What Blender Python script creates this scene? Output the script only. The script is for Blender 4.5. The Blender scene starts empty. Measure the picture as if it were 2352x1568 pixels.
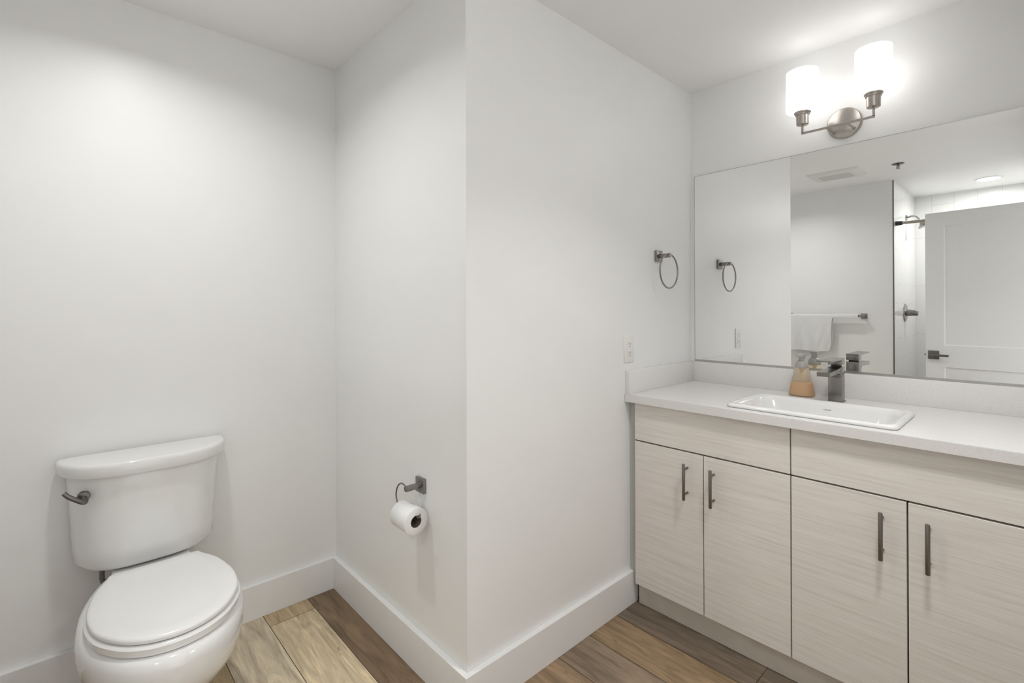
import bpy, bmesh, math, random
from mathutils import Vector, Matrix
random.seed(7)
S = bpy.context.scene
COL = S.collection
PI = math.pi

# ------------------------------------------------------------------ camera
CAM_R = None
def make_camera():
    cam = bpy.data.cameras.new('camera')
    o = bpy.data.objects.new('camera', cam)
    COL.objects.link(o)
    yaw, pitch, roll = 0.8258, 0.0034, -0.0028
    fw = Vector((-math.sin(yaw)*math.cos(pitch), math.cos(yaw)*math.cos(pitch), math.sin(pitch)))
    r = Vector((math.cos(yaw), math.sin(yaw), 0))
    u = r.cross(fw)
    r2 = r*math.cos(roll) + u*math.sin(roll)
    u2 = -r*math.sin(roll) + u*math.cos(roll)
    m = Matrix((r2, u2, -fw)).transposed().to_4x4()
    m.translation = (2.2337, -0.9368, 1.2854)
    o.matrix_world = m
    cam.sensor_width = 36.0
    cam.sensor_fit = 'HORIZONTAL'
    cam.lens = 1117.62/2352*36.0
    cam.shift_x = 0.0
    cam.shift_y = -(784-705.87)/2352
    cam.clip_start = 0.01
    S.camera = o
make_camera()

# ------------------------------------------------------------------ world, exposure, light levels
w = bpy.data.worlds.new('world')
S.world = w
w.use_nodes = True
w.node_tree.nodes['Background'].inputs[0].default_value = (1.0, 0.985, 0.97, 1)
w.node_tree.nodes['Background'].inputs[1].default_value = 1.1
S.view_settings.view_transform = 'Standard'
S.view_settings.look = 'None'
S.view_settings.gamma = 1.0
S.view_settings.use_curve_mapping = False
S.view_settings.exposure = 0.34
NOOK_LIGHT = 4.5        # watts of the ceiling downlight over the toilet nook
SHOWER_LIGHT = 165.0
FILL_LIGHT = 6.4        # watts of the unseen fill light added to brighten the vanity
SHADE_LIGHT = 2.15        # radiance of the lit glass shades

# ------------------------------------------------------------------ room dimensions (metres)
H = 2.4
DX = 1.0054      # plane of wall_middle
EY = 1.4631      # plane of wall_vanity
FY = -1.47       # plane of wall_towel
GX = 2.31        # plane of wall_right
SX = 1.345       # shower side wall
SY = -2.47       # shower back wall
CZ = 0.915       # countertop

# ------------------------------------------------------------------ materials
def nm(name):
    m = bpy.data.materials.new(name)
    m.use_nodes = True
    nt = m.node_tree
    b = nt.nodes['Principled BSDF']
    return m, nt, b
def node(nt, t, **kw):
    n = nt.nodes.new(t)
    for k, v in kw.items():
        setattr(n, k, v)
    return n
def coords(nt, scale=(1, 1, 1)):
    tc = node(nt, 'ShaderNodeTexCoord')
    mp = node(nt, 'ShaderNodeMapping')
    mp.inputs['Scale'].default_value = scale
    nt.links.new(tc.outputs['Object'], mp.inputs['Vector'])
    return mp.outputs['Vector']
def noise(nt, vec, scale, detail=3, rough=0.5, dist=0.0):
    n = node(nt, 'ShaderNodeTexNoise')
    n.inputs['Scale'].default_value = scale
    n.inputs['Detail'].default_value = detail
    n.inputs['Roughness'].default_value = rough
    n.inputs['Distortion'].default_value = dist
    nt.links.new(vec, n.inputs['Vector'])
    return n.outputs['Fac']
def ramp(nt, fac, stops):
    r = node(nt, 'ShaderNodeValToRGB')
    while len(r.color_ramp.elements) < len(stops):
        r.color_ramp.elements.new(0.5)
    for e, (p, c) in zip(r.color_ramp.elements, stops):
        e.position = p
        e.color = (*c, 1) if len(c) == 3 else c
    nt.links.new(fac, r.inputs['Fac'])
    return r.outputs['Color']
def bump(nt, b, h, strength, dist=0.01):
    n = node(nt, 'ShaderNodeBump')
    n.inputs['Strength'].default_value = strength
    n.inputs['Distance'].default_value = dist
    nt.links.new(h, n.inputs['Height'])
    nt.links.new(n.outputs['Normal'], b.inputs['Normal'])
def basic(name, col, rough=0.5, metal=0.0, var=0.03, nscale=30, bumpv=0.0, coat=0.0, spec=0.5):
    m, nt, b = nm(name)
    v = coords(nt)
    f = noise(nt, v, nscale)
    c0 = tuple(max(0, x*(1-var)) for x in col)
    c1 = tuple(min(1, x*(1+var)) for x in col)
    nt.links.new(ramp(nt, f, [(0.3, c0), (0.7, c1)]), b.inputs['Base Color'])
    b.inputs['Roughness'].default_value = rough
    b.inputs['Metallic'].default_value = metal
    b.inputs['Coat Weight'].default_value = coat
    b.inputs['Coat Roughness'].default_value = 0.05
    b.inputs['Specular IOR Level'].default_value = spec
    if bumpv:
        bump(nt, b, f, bumpv, 0.003)
    return m

def plaster(name, col, rough):
    m, nt, b = nm(name)
    v = coords(nt, (1, 1, 1.6))
    f1 = noise(nt, v, 3.0, 4, 0.55, 0.6)
    f2 = noise(nt, v, 38.0, 3, 0.5)
    mx = node(nt, 'ShaderNodeMath', operation='MULTIPLY_ADD')
    nt.links.new(f2, mx.inputs[0])
    mx.inputs[1].default_value = 0.12
    nt.links.new(f1, mx.inputs[2])
    c0 = tuple(x*0.985 for x in col)
    nt.links.new(ramp(nt, f1, [(0.35, c0), (0.65, col)]), b.inputs['Base Color'])
    b.inputs['Roughness'].default_value = rough
    bump(nt, b, mx.outputs[0], 0.16, 0.012)
    return m
M = {}
M['wall'] = plaster('wall_paint', (0.875, 0.878, 0.872), 0.40)
M['ceiling'] = plaster('ceiling_paint', (0.915, 0.916, 0.91), 0.70)
M['trim'] = basic('trim_paint', (0.86, 0.86, 0.855), 0.30, var=0.01)
M['door'] = basic('door_paint', (0.79, 0.80, 0.80), 0.38, var=0.01)
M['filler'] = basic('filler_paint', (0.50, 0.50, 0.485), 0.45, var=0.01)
M['porcelain'] = basic('porcelain', (0.83, 0.83, 0.82), 0.09, var=0.005, coat=0.4)
M['seat'] = basic('seat_plastic', (0.85, 0.85, 0.84), 0.22, var=0.005)
M['outlet'] = basic('outlet_plastic', (0.83, 0.82, 0.80), 0.30, var=0.005)
M['dark'] = basic('dark_recess', (0.02, 0.02, 0.02), 0.6)
M['paper'] = basic('toilet_tissue', (0.84, 0.84, 0.835), 0.95, var=0.02, nscale=220, bumpv=0.25, spec=0.1)
M['card'] = basic('cardboard_core', (0.13, 0.10, 0.08), 0.9, var=0.1)
M['hose'] = basic('braided_hose', (0.20, 0.20, 0.20), 0.4, 0.7, var=0.2, nscale=400, bumpv=0.4)
M['rubber'] = basic('black_rubber', (0.03, 0.03, 0.03), 0.5)
M['fan'] = basic('fan_plastic', (0.78, 0.78, 0.76), 0.5, var=0.01)
M['chrome'] = basic('polished_chrome', (0.42, 0.42, 0.415), 0.12, 1.0, var=0.02)

def brushed(name, col, rough, stretch):
    m, nt, b = nm(name)
    v = coords(nt, stretch)
    f = noise(nt, v, 60, 2)
    nt.links.new(ramp(nt, f, [(0.3, tuple(x*0.88 for x in col)), (0.7, col)]), b.inputs['Base Color'])
    b.inputs['Metallic'].default_value = 1.0
    b.inputs['Roughness'].default_value = rough
    bump(nt, b, f, 0.04, 0.001)
    return m
M['nickel'] = brushed('brushed_nickel', (0.31, 0.292, 0.275), 0.27, (8, 8, 1))
M['nickel_light'] = brushed('satin_nickel', (0.50, 0.465, 0.435), 0.28, (4, 4, 4))
M['nickel_dark'] = brushed('dark_satin_nickel', (0.20, 0.193, 0.185), 0.33, (8, 8, 1))
M['bronze'] = brushed('bronze_grey_metal', (0.25, 0.225, 0.205), 0.35, (12, 12, 1))
M['channel'] = brushed('aluminium_channel', (0.55, 0.54, 0.53), 0.32, (1, 8, 8))

m, nt, b = nm('mirror_silver')
b.inputs['Metallic'].default_value = 1.0
b.inputs['Roughness'].default_value = 0.004
b.inputs['Base Color'].default_value = (0.91, 0.92, 0.912, 1)
M['mirror'] = m

# cabinet laminate: fine horizontal combed grain
m, nt, b = nm('combed_laminate')
v = coords(nt, (1.0, 1.0, 26.0))
f1 = noise(nt, v, 3.4, 6, 0.62, 0.25)
v2 = coords(nt, (1.6, 1.6, 130.0))
f2 = noise(nt, v2, 4.0, 4, 0.6)
mx = node(nt, 'ShaderNodeMath', operation='MULTIPLY_ADD')
nt.links.new(f2, mx.inputs[0]); mx.inputs[1].default_value = 0.45
sc = node(nt, 'ShaderNodeMath', operation='MULTIPLY')
nt.links.new(f1, sc.inputs[0]); sc.inputs[1].default_value = 0.55
nt.links.new(sc.outputs[0], mx.inputs[2])
nt.links.new(ramp(nt, mx.outputs[0], [(0.30, (0.65, 0.605, 0.55)), (0.46, (0.79, 0.75, 0.70)), (0.56, (0.84, 0.805, 0.755)), (0.72, (0.88, 0.855, 0.815))]), b.inputs['Base Color'])
b.inputs['Roughness'].default_value = 0.5
bump(nt, b, mx.outputs[0], 0.08, 0.002)
M['laminate'] = m
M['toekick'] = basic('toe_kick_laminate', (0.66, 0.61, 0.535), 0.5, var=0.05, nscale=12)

# quartz
m, nt, b = nm('speckled_quartz')
v = coords(nt)
vo = node(nt, 'ShaderNodeTexVoronoi')
vo.inputs['Scale'].default_value = 210
nt.links.new(v, vo.inputs['Vector'])
f = noise(nt, v, 120, 3)
mm = node(nt, 'ShaderNodeMath', operation='MULTIPLY_ADD')
nt.links.new(f, mm.inputs[0]); mm.inputs[1].default_value = 0.5
nt.links.new(vo.outputs['Distance'], mm.inputs[2])
nt.links.new(ramp(nt, mm.outputs[0], [(0.22, (0.60, 0.59, 0.58)), (0.40, (0.76, 0.75, 0.74)), (0.8, (0.80, 0.79, 0.78))]), b.inputs['Base Color'])
b.inputs['Roughness'].default_value = 0.22
M['quartz'] = m

# vinyl planks: each plank carries its own wood tone, grain comes from noise
m, nt, b = nm('vinyl_plank')
at = node(nt, 'ShaderNodeAttribute', attribute_name='tone')
tc = node(nt, 'ShaderNodeTexCoord')
off = node(nt, 'ShaderNodeVectorMath', operation='MULTIPLY')
nt.links.new(at.outputs['Color'], off.inputs[0]); off.inputs[1].default_value = (37, 53, 71)
ad = node(nt, 'ShaderNodeVectorMath', operation='ADD')
nt.links.new(tc.outputs['Object'], ad.inputs[0]); nt.links.new(off.outputs[0], ad.inputs[1])
def mapped(scale):
    mp = node(nt, 'ShaderNodeMapping'); mp.inputs['Scale'].default_value = scale
    nt.links.new(ad.outputs[0], mp.inputs['Vector']); return mp.outputs[0]
g1 = noise(nt, mapped((1.3, 9.0, 1)), 2.2, 5, 0.6, 1.6)      # broad cathedral bands
g2 = noise(nt, mapped((3.0, 60.0, 1)), 3.0, 5, 0.65, 0.5)    # fine fibres
g3 = noise(nt, mapped((2.2, 14.0, 1)), 1.6, 4, 0.55, 2.4)    # dark streaks and knots
r1 = ramp(nt, g1, [(0.34, (0.64, 0.61, 0.57)), (0.5, (0.92, 0.92, 0.92)), (0.68, (1.22, 1.20, 1.16))])
r2 = ramp(nt, g2, [(0.3, (0.88, 0.87, 0.86)), (0.7, (1.10, 1.10, 1.10))])
r3 = ramp(nt, g3, [(0.24, (0.42, 0.36, 0.30)), (0.36, (1, 1, 1)), (1.0, (1, 1, 1))])
cur = at.outputs['Color']
for r_ in (r1, r2, r3):
    mu = node(nt, 'ShaderNodeMix', data_type='RGBA', blend_type='MULTIPLY')
    mu.inputs['Factor'].default_value = 1.0
    nt.links.new(cur, mu.inputs[6]); nt.links.new(r_, mu.inputs[7])
    cur = mu.outputs[2]
nt.links.new(cur, b.inputs['Base Color'])
b.inputs['Roughness'].default_value = 0.48
bump(nt, b, g2, 0.08, 0.001)
M['plank'] = m

# shower tile: upright running bond
def tile_mat(name, axis, x0, z0):
    m, nt, b = nm(name)
    tc = node(nt, 'ShaderNodeTexCoord')
    sp = node(nt, 'ShaderNodeSeparateXYZ')
    nt.links.new(tc.outputs['Object'], sp.inputs[0])
    cb = node(nt, 'ShaderNodeCombineXYZ')
    a1 = node(nt, 'ShaderNodeMath', operation='SUBTRACT'); a1.inputs[1].default_value = z0
    a2 = node(nt, 'ShaderNodeMath', operation='SUBTRACT'); a2.inputs[1].default_value = x0
    nt.links.new(sp.outputs[2], a1.inputs[0]); nt.links.new(sp.outputs[axis], a2.inputs[0])
    nt.links.new(a1.outputs[0], cb.inputs[0]); nt.links.new(a2.outputs[0], cb.inputs[1])
    br = node(nt, 'ShaderNodeTexBrick')
    br.offset = 0.35; br.offset_frequency = 2
    br.inputs['Scale'].default_value = 1.0
    br.inputs['Brick Width'].default_value = 0.481
    br.inputs['Row Height'].default_value = 0.165
    br.inputs['Mortar Size'].default_value = 0.0016
    br.inputs['Mortar Smooth'].default_value = 0.2
    br.inputs['Color1'].default_value = (0.83, 0.83, 0.82, 1)
    br.inputs['Color2'].default_value = (0.83, 0.83, 0.82, 1)
    br.inputs['Mortar'].default_value = (0.60, 0.60, 0.59, 1)
    nt.links.new(cb.outputs[0], br.inputs['Vector'])
    nt.links.new(br.outputs['Color'], b.inputs['Base Color'])
    b.inputs['Roughness'].default_value = 0.12
    bump(nt, b, br.outputs['Fac'], -0.25, 0.002)
    return m
M['tile_back'] = tile_mat('shower_tile_back', 0, 1.4751, 0.062)
M['tile_side'] = tile_mat('shower_tile_side', 1, -1.975, 0.052)

def emit(name, col, strength):
    m = bpy.data.materials.new(name); m.use_nodes = True
    nt = m.node_tree; nt.nodes.clear()
    o = nt.nodes.new('ShaderNodeOutputMaterial'); e = nt.nodes.new('ShaderNodeEmission')
    e.inputs[0].default_value = (*col, 1); e.inputs[1].default_value = strength
    nt.links.new(e.outputs[0], o.inputs[0])
    return m
M['lit_shade'] = emit('lit_frosted_glass', (1.0, 0.975, 0.945), SHADE_LIGHT)
M['lit_nook'] = emit('lit_lens_nook', (1.0, 0.993, 0.975), 4.0)
M['lit_fill'] = emit('lit_lens_fill', (1.0, 0.985, 0.97), 4.0)
M['lit_shower'] = emit('lit_lens_shower', (1.0, 0.99, 0.97), SHOWER_LIGHT)

# soap bottle plastics
m, nt, b = nm('clear_amber_plastic')
b.inputs['Base Color'].default_value = (0.97, 0.86, 0.68, 1)
b.inputs['Transmission Weight'].default_value = 0.80
b.inputs['Roughness'].default_value = 0.22
b.inputs['IOR'].default_value = 1.2
M['bottle'] = m
m, nt, b = nm('amber_soap')
f = noise(nt, coords(nt), 20)
nt.links.new(ramp(nt, f, [(0.3, (0.76, 0.47, 0.25)), (0.7, (0.82, 0.53, 0.29))]), b.inputs['Base Color'])
b.inputs['Roughness'].default_value = 0.2
b.inputs['Subsurface Weight'].default_value = 0.4
b.inputs['Subsurface Radius'].default_value = (0.03, 0.015, 0.006)
M['soap'] = m
m, nt, b = nm('frosted_pump_plastic')
b.inputs['Base Color'].default_value = (0.62, 0.60, 0.57, 1)
b.inputs['Transmission Weight'].default_value = 0.45
b.inputs['Roughness'].default_value = 0.3
M['pump'] = m

# terry towel
m, nt, b = nm('white_terry')
f = noise(nt, coords(nt), 260, 3, 0.7)
nt.links.new(ramp(nt, f, [(0.3, (0.76, 0.76, 0.75)), (0.7, (0.88, 0.88, 0.875))]), b.inputs['Base Color'])
b.inputs['Roughness'].default_value = 1.0
b.inputs['Sheen Weight'].default_value = 0.3
bump(nt, b, f, 0.6, 0.004)
M['terry'] = m

# ------------------------------------------------------------------ mesh helpers
class MB:
    def __init__(s):
        s.bm = bmesh.new()
    def add(s, verts, faces):
        vs = [s.bm.verts.new(v) for v in verts]
        out = []
        for f in faces:
            try:
                out.append(s.bm.faces.new([vs[i] for i in f]))
            except ValueError:
                pass
        return vs, out
    def box(s, x0, x1, y0, y1, z0, z1, bev=0.0, seg=2):
        x0, x1 = min(x0, x1), max(x0, x1); y0, y1 = min(y0, y1), max(y0, y1); z0, z1 = min(z0, z1), max(z0, z1)
        vs, fs = s.add([(x0,y0,z0),(x1,y0,z0),(x1,y1,z0),(x0,y1,z0),(x0,y0,z1),(x1,y0,z1),(x1,y1,z1),(x0,y1,z1)],
              [(0,3,2,1),(4,5,6,7),(0,1,5,4),(1,2,6,5),(2,3,7,6),(3,0,4,7)])
        if bev > 0:
            es = list({e for f in fs for e in f.edges})
            bmesh.ops.bevel(s.bm, geom=es, offset=bev, segments=seg, profile=0.5, affect='EDGES')
        return s
    def prism(s, poly, z0, z1, bev=0.0, seg=2):
        n = len(poly)
        vs, fs = s.add([(x, y, z0) for x, y in poly] + [(x, y, z1) for x, y in poly],
            [tuple(range(n))[::-1], tuple(range(n, 2*n))] + [(i, (i+1) % n, n+(i+1) % n, n+i) for i in range(n)])
        if bev > 0:
            es = [e for f in fs[:2] for e in f.edges]
            bmesh.ops.bevel(s.bm, geom=list(set(es)), offset=bev, segments=seg, profile=0.5, affect='EDGES')
        return s
    def loft(s, rings, cap0=True, cap1=True):
        n = len(rings[0])
        vs = [[s.bm.verts.new(p) for p in r] for r in rings]
        for a, b in zip(vs[:-1], vs[1:]):
            for i in range(n):
                j = (i+1) % n
                s.bm.faces.new((a[i], a[j], b[j], b[i]))
        if cap0: s.bm.faces.new(vs[0][::-1])
        if cap1: s.bm.faces.new(vs[-1])
        return s
    def tube(s, path, r, seg=16, closed=False, cap=True):
        P = [Vector(p) for p in path]
        n = len(P)
        rad = r if isinstance(r, (list, tuple)) else [r]*n
        T = []
        for i in range(n):
            if closed:
                t = P[(i+1) % n] - P[i-1]
            else:
                t = P[min(i+1, n-1)] - P[max(i-1, 0)]
            T.append(t.normalized())
        ref = Vector((0, 0, 1)) if abs(T[0].z) < 0.9 else Vector((1, 0, 0))
        u = T[0].cross(ref).normalized()
        rings = []
        for i in range(n):
            u = (u - T[i]*u.dot(T[i])).normalized()
            v = T[i].cross(u)
            rings.append([P[i] + (u*math.cos(2*PI*k/seg) + v*math.sin(2*PI*k/seg))*rad[i] for k in range(seg)])
        if closed:
            rings.append(rings[0])
            vs = [[s.bm.verts.new(p) for p in q] for q in rings[:-1]]
            for a in range(len(vs)):
                A, B = vs[a], vs[(a+1) % len(vs)]
                for i in range(seg):
                    j = (i+1) % seg
                    s.bm.faces.new((A[i], A[j], B[j], B[i]))
        else:
            s.loft(rings, cap, cap)
        return s
    def cyl(s, p0, p1, r0, r1=None, seg=32):
        return s.tube([p0, p1], [r0, r0 if r1 is None else r1], seg)
    def lathe(s, prof, c, axis='z', seg=40, caps=True):
        rings = []
        for r, h in prof:
            ring = []
            for k in range(seg):
                a = 2*PI*k/seg
                x, y = r*math.cos(a), r*math.sin(a)
                if axis == 'z': q = (x, y, h)
                elif axis == 'y': q = (x, h, y)
                else: q = (h, x, y)
                ring.append(Vector(c) + Vector(q))
            rings.append(ring)
        return s.loft(rings, caps, caps)
    def build(s, name, mat, parent=None, smooth=40, offset=None, kind=None):
        bmesh.ops.recalc_face_normals(s.bm, faces=s.bm.faces[:])
        me = bpy.data.meshes.new(name)
        root = parent
        while root is not None and root.parent is not None:
            root = root.parent
        if offset is None:
            offset = Vector(root.get('_base', (0, 0, 0))) if root is not None else Vector((0, 0, 0))
        for v in s.bm.verts:
            v.co -= Vector(offset)
        s.bm.to_mesh(me); s.bm.free()
        if smooth:
            me.polygons.foreach_set('use_smooth', [True]*len(me.polygons))
            me.set_sharp_from_angle(angle=math.radians(smooth))
        if mat is not None:
            me.materials.append(M[mat])
        o = bpy.data.objects.new(name, me)
        COL.objects.link(o)
        if parent is not None:
            o.parent = parent
        if kind: o['kind'] = kind
        return o
def thing(name, label, cat, base, group=None, rotz=0.0):
    o = bpy.data.objects.new(name, None)
    COL.objects.link(o)
    o.location = base
    o.rotation_euler = (0, 0, rotz)
    o.empty_display_size = 0.05
    o['label'] = label; o['category'] = cat
    if group: o['group'] = group
    o['_base'] = tuple(base)
    return o
def tag(o, label, cat, group=None):
    o['label'] = label; o['category'] = cat
    if group: o['group'] = group
    return o
def struct(name, mb, mat, label=None, parent=None, smooth=0):
    o = mb.build(name, mat, parent, smooth)
    if parent is None:
        o['kind'] = 'structure'
        if label: o['label'] = label
    return o
def catmull(pts, n=8, closed=False):
    P = [Vector(p) for p in pts]
    N = len(P)
    out = []
    for i in range(N if closed else N-1):
        g = (lambda k: P[k % N]) if closed else (lambda k: P[max(0, min(N-1, k))])
        p0, p1, p2, p3 = g(i-1), g(i), g(i+1), g(i+2)
        for k in range(n):
            t = k/n
            out.append(0.5*((2*p1) + (p2-p0)*t + (2*p0-5*p1+4*p2-p3)*t*t + (3*p1-p0-3*p2+p3)*t**3))
    if not closed: out.append(P[-1])
    return out

# ------------------------------------------------------------------ room shell
T = 0.10
A1 = MB().prism([(0, FY), (0, 0), (-T, T), (-T, FY-T)], 0, H)
struct('wall_left', A1, 'wall', 'white plaster wall behind the toilet')
struct('wall_nook', MB().prism([(0, 0), (DX, 0), (DX-T, T), (-T, T)], 0, H), 'wall', 'white plaster wall that carries the toilet paper holder')
struct('wall_middle', MB().prism([(DX, 0), (DX, EY), (DX-T, EY+T), (DX-T, T)], 0, H), 'wall', 'white plaster wall with the towel ring and outlet')
struct('wall_vanity', MB().prism([(DX, EY), (GX, EY), (GX+T, EY+T), (DX-T, EY+T)], 0, H), 'wall', 'white plaster wall behind the mirror and vanity')
struct('wall_towel', MB().prism([(0, FY), (-T, FY-T), (SX-T, FY-T), (SX, FY)], 0, H), 'wall', 'white wall with the towel bar, seen in the mirror')
struct('wall_shower', MB().prism([(SX, FY-0.004), (SX-T, FY-T), (SX-T, SY-T), (SX, SY)], 0, H), 'tile_side', 'white tiled shower wall with the shower head')
struct('wall_back', MB().prism([(SX, SY), (SX-T, SY-T), (GX+T, SY-T), (GX, SY)], 0, H), 'tile_back', 'white tiled back wall of the shower')
DY0, DY1, DZ = -1.175, -0.42, 2.06
g = MB()
g.prism([(GX, DY1), (GX, EY), (GX+T, EY+T), (GX+T, DY1)], 0, H)
g.prism([(GX, SY), (GX, DY0), (GX+T, DY0), (GX+T, SY-T)], 0, H)
g.box(GX, GX+T, DY0, DY1, DZ, H)
struct('wall_right', g, 'wall', 'white wall with the doorway the photo is taken from')
struct('ceiling', MB().box(-T, GX+T, SY-T, EY+T, H, H+0.08), 'ceiling', 'smooth white ceiling')

# floor: individual planks inside one mesh
def make_floor():
    bm = bmesh.new()
    lay = bm.loops.layers.float_color.new('tone')
    W = 0.1815; L = 1.22; gap = 0.0011
    y00 = -0.1384
    tones = {  # row: linear plank colour
        0: (0.150, 0.103, 0.062), -1: (0.44, 0.365, 0.245), -2: (0.40, 0.345, 0.255), -3: (0.27, 0.20, 0.115),
        5: (0.125, 0.098, 0.073), 4: (0.215, 0.150, 0.088), 3: (0.185, 0.140, 0.098), 2: (0.225, 0.155, 0.095), 1: (0.18, 0.135, 0.09)}
    joints = {-1: 0.112, 5: 1.568, 0: -0.4, -2: 0.62+0.4, -3: 0.75, 4: 0.55+1.3, 3: 0.85-0.2+1.4, 2: 2.1}
    def quad(x0, x1, y0, y1, z, c):
        vs = [bm.verts.new(p) for p in ((x0,y0,z),(x1,y0,z),(x1,y1,z),(x0,y1,z))]
        f = bm.faces.new(vs)
        for l in f.loops: l[lay] = (*c, 1)
    for row in range(-14, 10):
        ya = max(SY-T, y00 + row*W); yb = min(EY+T, ya + W if ya > SY-T+1e-6 else y00+(row+1)*W)
        if yb <= ya: continue
        j = joints.get(row, random.uniform(0, L))
        x = j
        while x > -T: x -= L
        base = tones.get(row)
        while x < GX+T:
            xa, xb = max(-T, x), min(GX+T, x+L)
            if xb > xa:
                k = random.uniform(0.82, 1.12)
                c = base or random.choice(list(tones.values()))
                if row == -1 and xb < 0.2: c = (0.37, 0.285, 0.175); k = 1
                elif base and xa < 1.0 and row <= 0: k = 1
                elif base and row > 0 and xa < 1.05: k = 1
                c = tuple(min(0.9, q*k*1.55) for q in c)
                quad(xa+gap, xb-gap, ya+gap, yb-gap, 0.0, c)
            x += L
    quad(-T, GX+T, SY-T, EY+T, -0.0012, (0.05, 0.037, 0.025))
    # slab body below
    for z0, z1 in ((-0.08, -0.0013),):
        mb = [(-T,SY-T,z0),(GX+T,SY-T,z0),(GX+T,EY+T,z0),(-T,EY+T,z0),(-T,SY-T,z1),(GX+T,SY-T,z1),(GX+T,EY+T,z1),(-T,EY+T,z1)]
        vs = [bm.verts.new(p) for p in mb]
        for f in ((0,3,2,1),(0,1,5,4),(1,2,6,5),(2,3,7,6),(3,0,4,7)):
            ff = bm.faces.new([vs[i] for i in f])
            for l in ff.loops: l[lay] = (0.05, 0.037, 0.025, 1)
    me = bpy.data.meshes.new('floor'); bm.to_mesh(me); bm.free()
    me.materials.append(M['plank'])
    o = bpy.data.objects.new('floor', me); COL.objects.link(o)
    o['kind'] = 'structure'; o['label'] = 'wood-look plank floor'
make_floor()

# baseboards (mitred)
BH, BT = 0.1409, 0.0205
struct('baseboard_left', MB().prism([(0, FY), (BT, FY+BT), (BT, -BT), (0, 0)], 0, BH, 0.0012), 'trim', 'white baseboard behind the toilet')
struct('baseboard_nook', MB().prism([(0, 0), (BT, -BT), (DX+BT, -BT), (DX, 0)], 0, BH, 0.0012), 'trim', 'white baseboard below the toilet paper holder')
struct('baseboard_middle', MB().prism([(DX, 0), (DX+BT, -BT), (DX+BT, 0.93), (DX, 0.93)], 0, BH, 0.0012), 'trim', 'white baseboard running to the vanity')
struct('baseboard_towel', MB().prism([(0, FY), (SX-0.02, FY), (SX-0.02, FY+BT), (BT, FY+BT)], 0, BH, 0.0012), 'trim', 'white baseboard below the towel bar')
# metal tile edge strip
struct('trim_1', MB().box(SX-0.006, SX+0.003, FY-0.006, FY+0.003, 0, H-0.001), 'nickel_dark', 'thin metal tile edge strip at the shower corner')

# ------------------------------------------------------------------ toilet
YC = -0.712
def egg(xb, xm, xf, hw, z, n=72, pf=2.0, pb=2.0):
    ring = []
    for k in range(n):
        a = 2*PI*k/n
        c, s_ = math.cos(a), math.sin(a)
        p = pf if c > 0 else pb
        sx = (xf-xm) if c > 0 else (xm-xb)
        x = xm + sx*math.copysign(abs(c)**(2/p), c)
        y = hw*math.copysign(abs(s_)**(2/p), s_)
        ring.append((x, YC+y, z))
    return ring
t = thing('toilet', 'white two-piece toilet with closed lid', 'toilet', (0.36, YC, 0))
bw = MB()
bw.loft([egg(0.10, 0.34, 0.600, 0.125, 0.0), egg(0.10, 0.34, 0.605, 0.127, 0.012), egg(0.105, 0.34, 0.595, 0.122, 0.03),
         egg(0.11, 0.34, 0.580, 0.116, 0.10), egg(0.11, 0.36, 0.600, 0.122, 0.16), egg(0.105, 0.39, 0.650, 0.146, 0.215),
         egg(0.095, 0.42, 0.708, 0.182, 0.265), egg(0.085, 0.435, 0.738, 0.198, 0.31), egg(0.08, 0.44, 0.748, 0.2035, 0.35),
         egg(0.065, 0.44, 0.7475, 0.2015, 0.378), egg(0.066, 0.44, 0.744, 0.197, 0.396), egg(0.07, 0.44, 0.734, 0.187, 0.405), egg(0.08, 0.44, 0.72, 0.172, 0.408)])
# deck block the tank stands on
bw.prism([(0.04, YC-0.095), (0.23, YC-0.118), (0.23, YC+0.118), (0.04, YC+0.095)], 0.35, 0.428, 0.012, 3)
bw.build('bowl', 'porcelain', t, 50)

half = [(0.252, 0.0), (0.252, 0.080), (0.252, 0.112), (0.258, 0.121), (0.275, 0.127), (0.300, 0.139), (0.345, 0.158), (0.40, 0.170), (0.46, 0.1775),
        (0.52, 0.176), (0.58, 0.164), (0.635, 0.136), (0.675, 0.103), (0.703, 0.060), (0.714, 0.020), (0.7155, 0.0)]
def lid_ring(scale_w, dx, z, grow=0.0):
    pts = catmull([(x, y_, 0) for x, y_ in half], 5)
    full = [(p.x, p.y) for p in pts] + [(p.x, -p.y) for p in pts[-2:0:-1]]
    cx = 0.47
    out = []
    for x, y_ in full:
        dxv, dyv = x-cx, y_
        L = math.hypot(dxv, dyv)
        k = (L+grow)/L
        out.append((cx+dxv*k, YC+dyv*k, z))
    return out
st = MB()
st.loft([lid_ring(1, 0, 0.4095, -0.003), lid_ring(1, 0, 0.4115, 0.004), lid_ring(1, 0, 0.430, 0.007), lid_ring(1, 0, 0.4365, 0.001), lid_ring(1, 0, 0.4372, -0.006)])
st.build('seat', 'seat', t, 50)
ld = MB()
ld.loft([lid_ring(1, 0, 0.4405, -0.006), lid_ring(1, 0, 0.4415, 0.0), lid_ring(1, 0, 0.449, 0.001), lid_ring(1, 0, 0.4535, -0.002), lid_ring(1, 0, 0.4555, -0.009),
         lid_ring(1, 0, 0.4556, -0.040), lid_ring(1, 0, 0.4545, -0.052), lid_ring(1, 0, 0.4545, -0.09)])
ld.build('lid', 'seat', t, 50)
for sgn in (-1, 1):
    hg = MB()
    hg.cyl((0.245, YC+sgn*0.055, 0.437), (0.245, YC+sgn*0.095, 0.437), 0.009, seg=20)
    hg.box(0.232, 0.258, YC+sgn*0.06, YC+sgn*0.09, 0.414, 0.437, 0.003)
    hg.build('seat_hinge', 'seat', t, 40)

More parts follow.
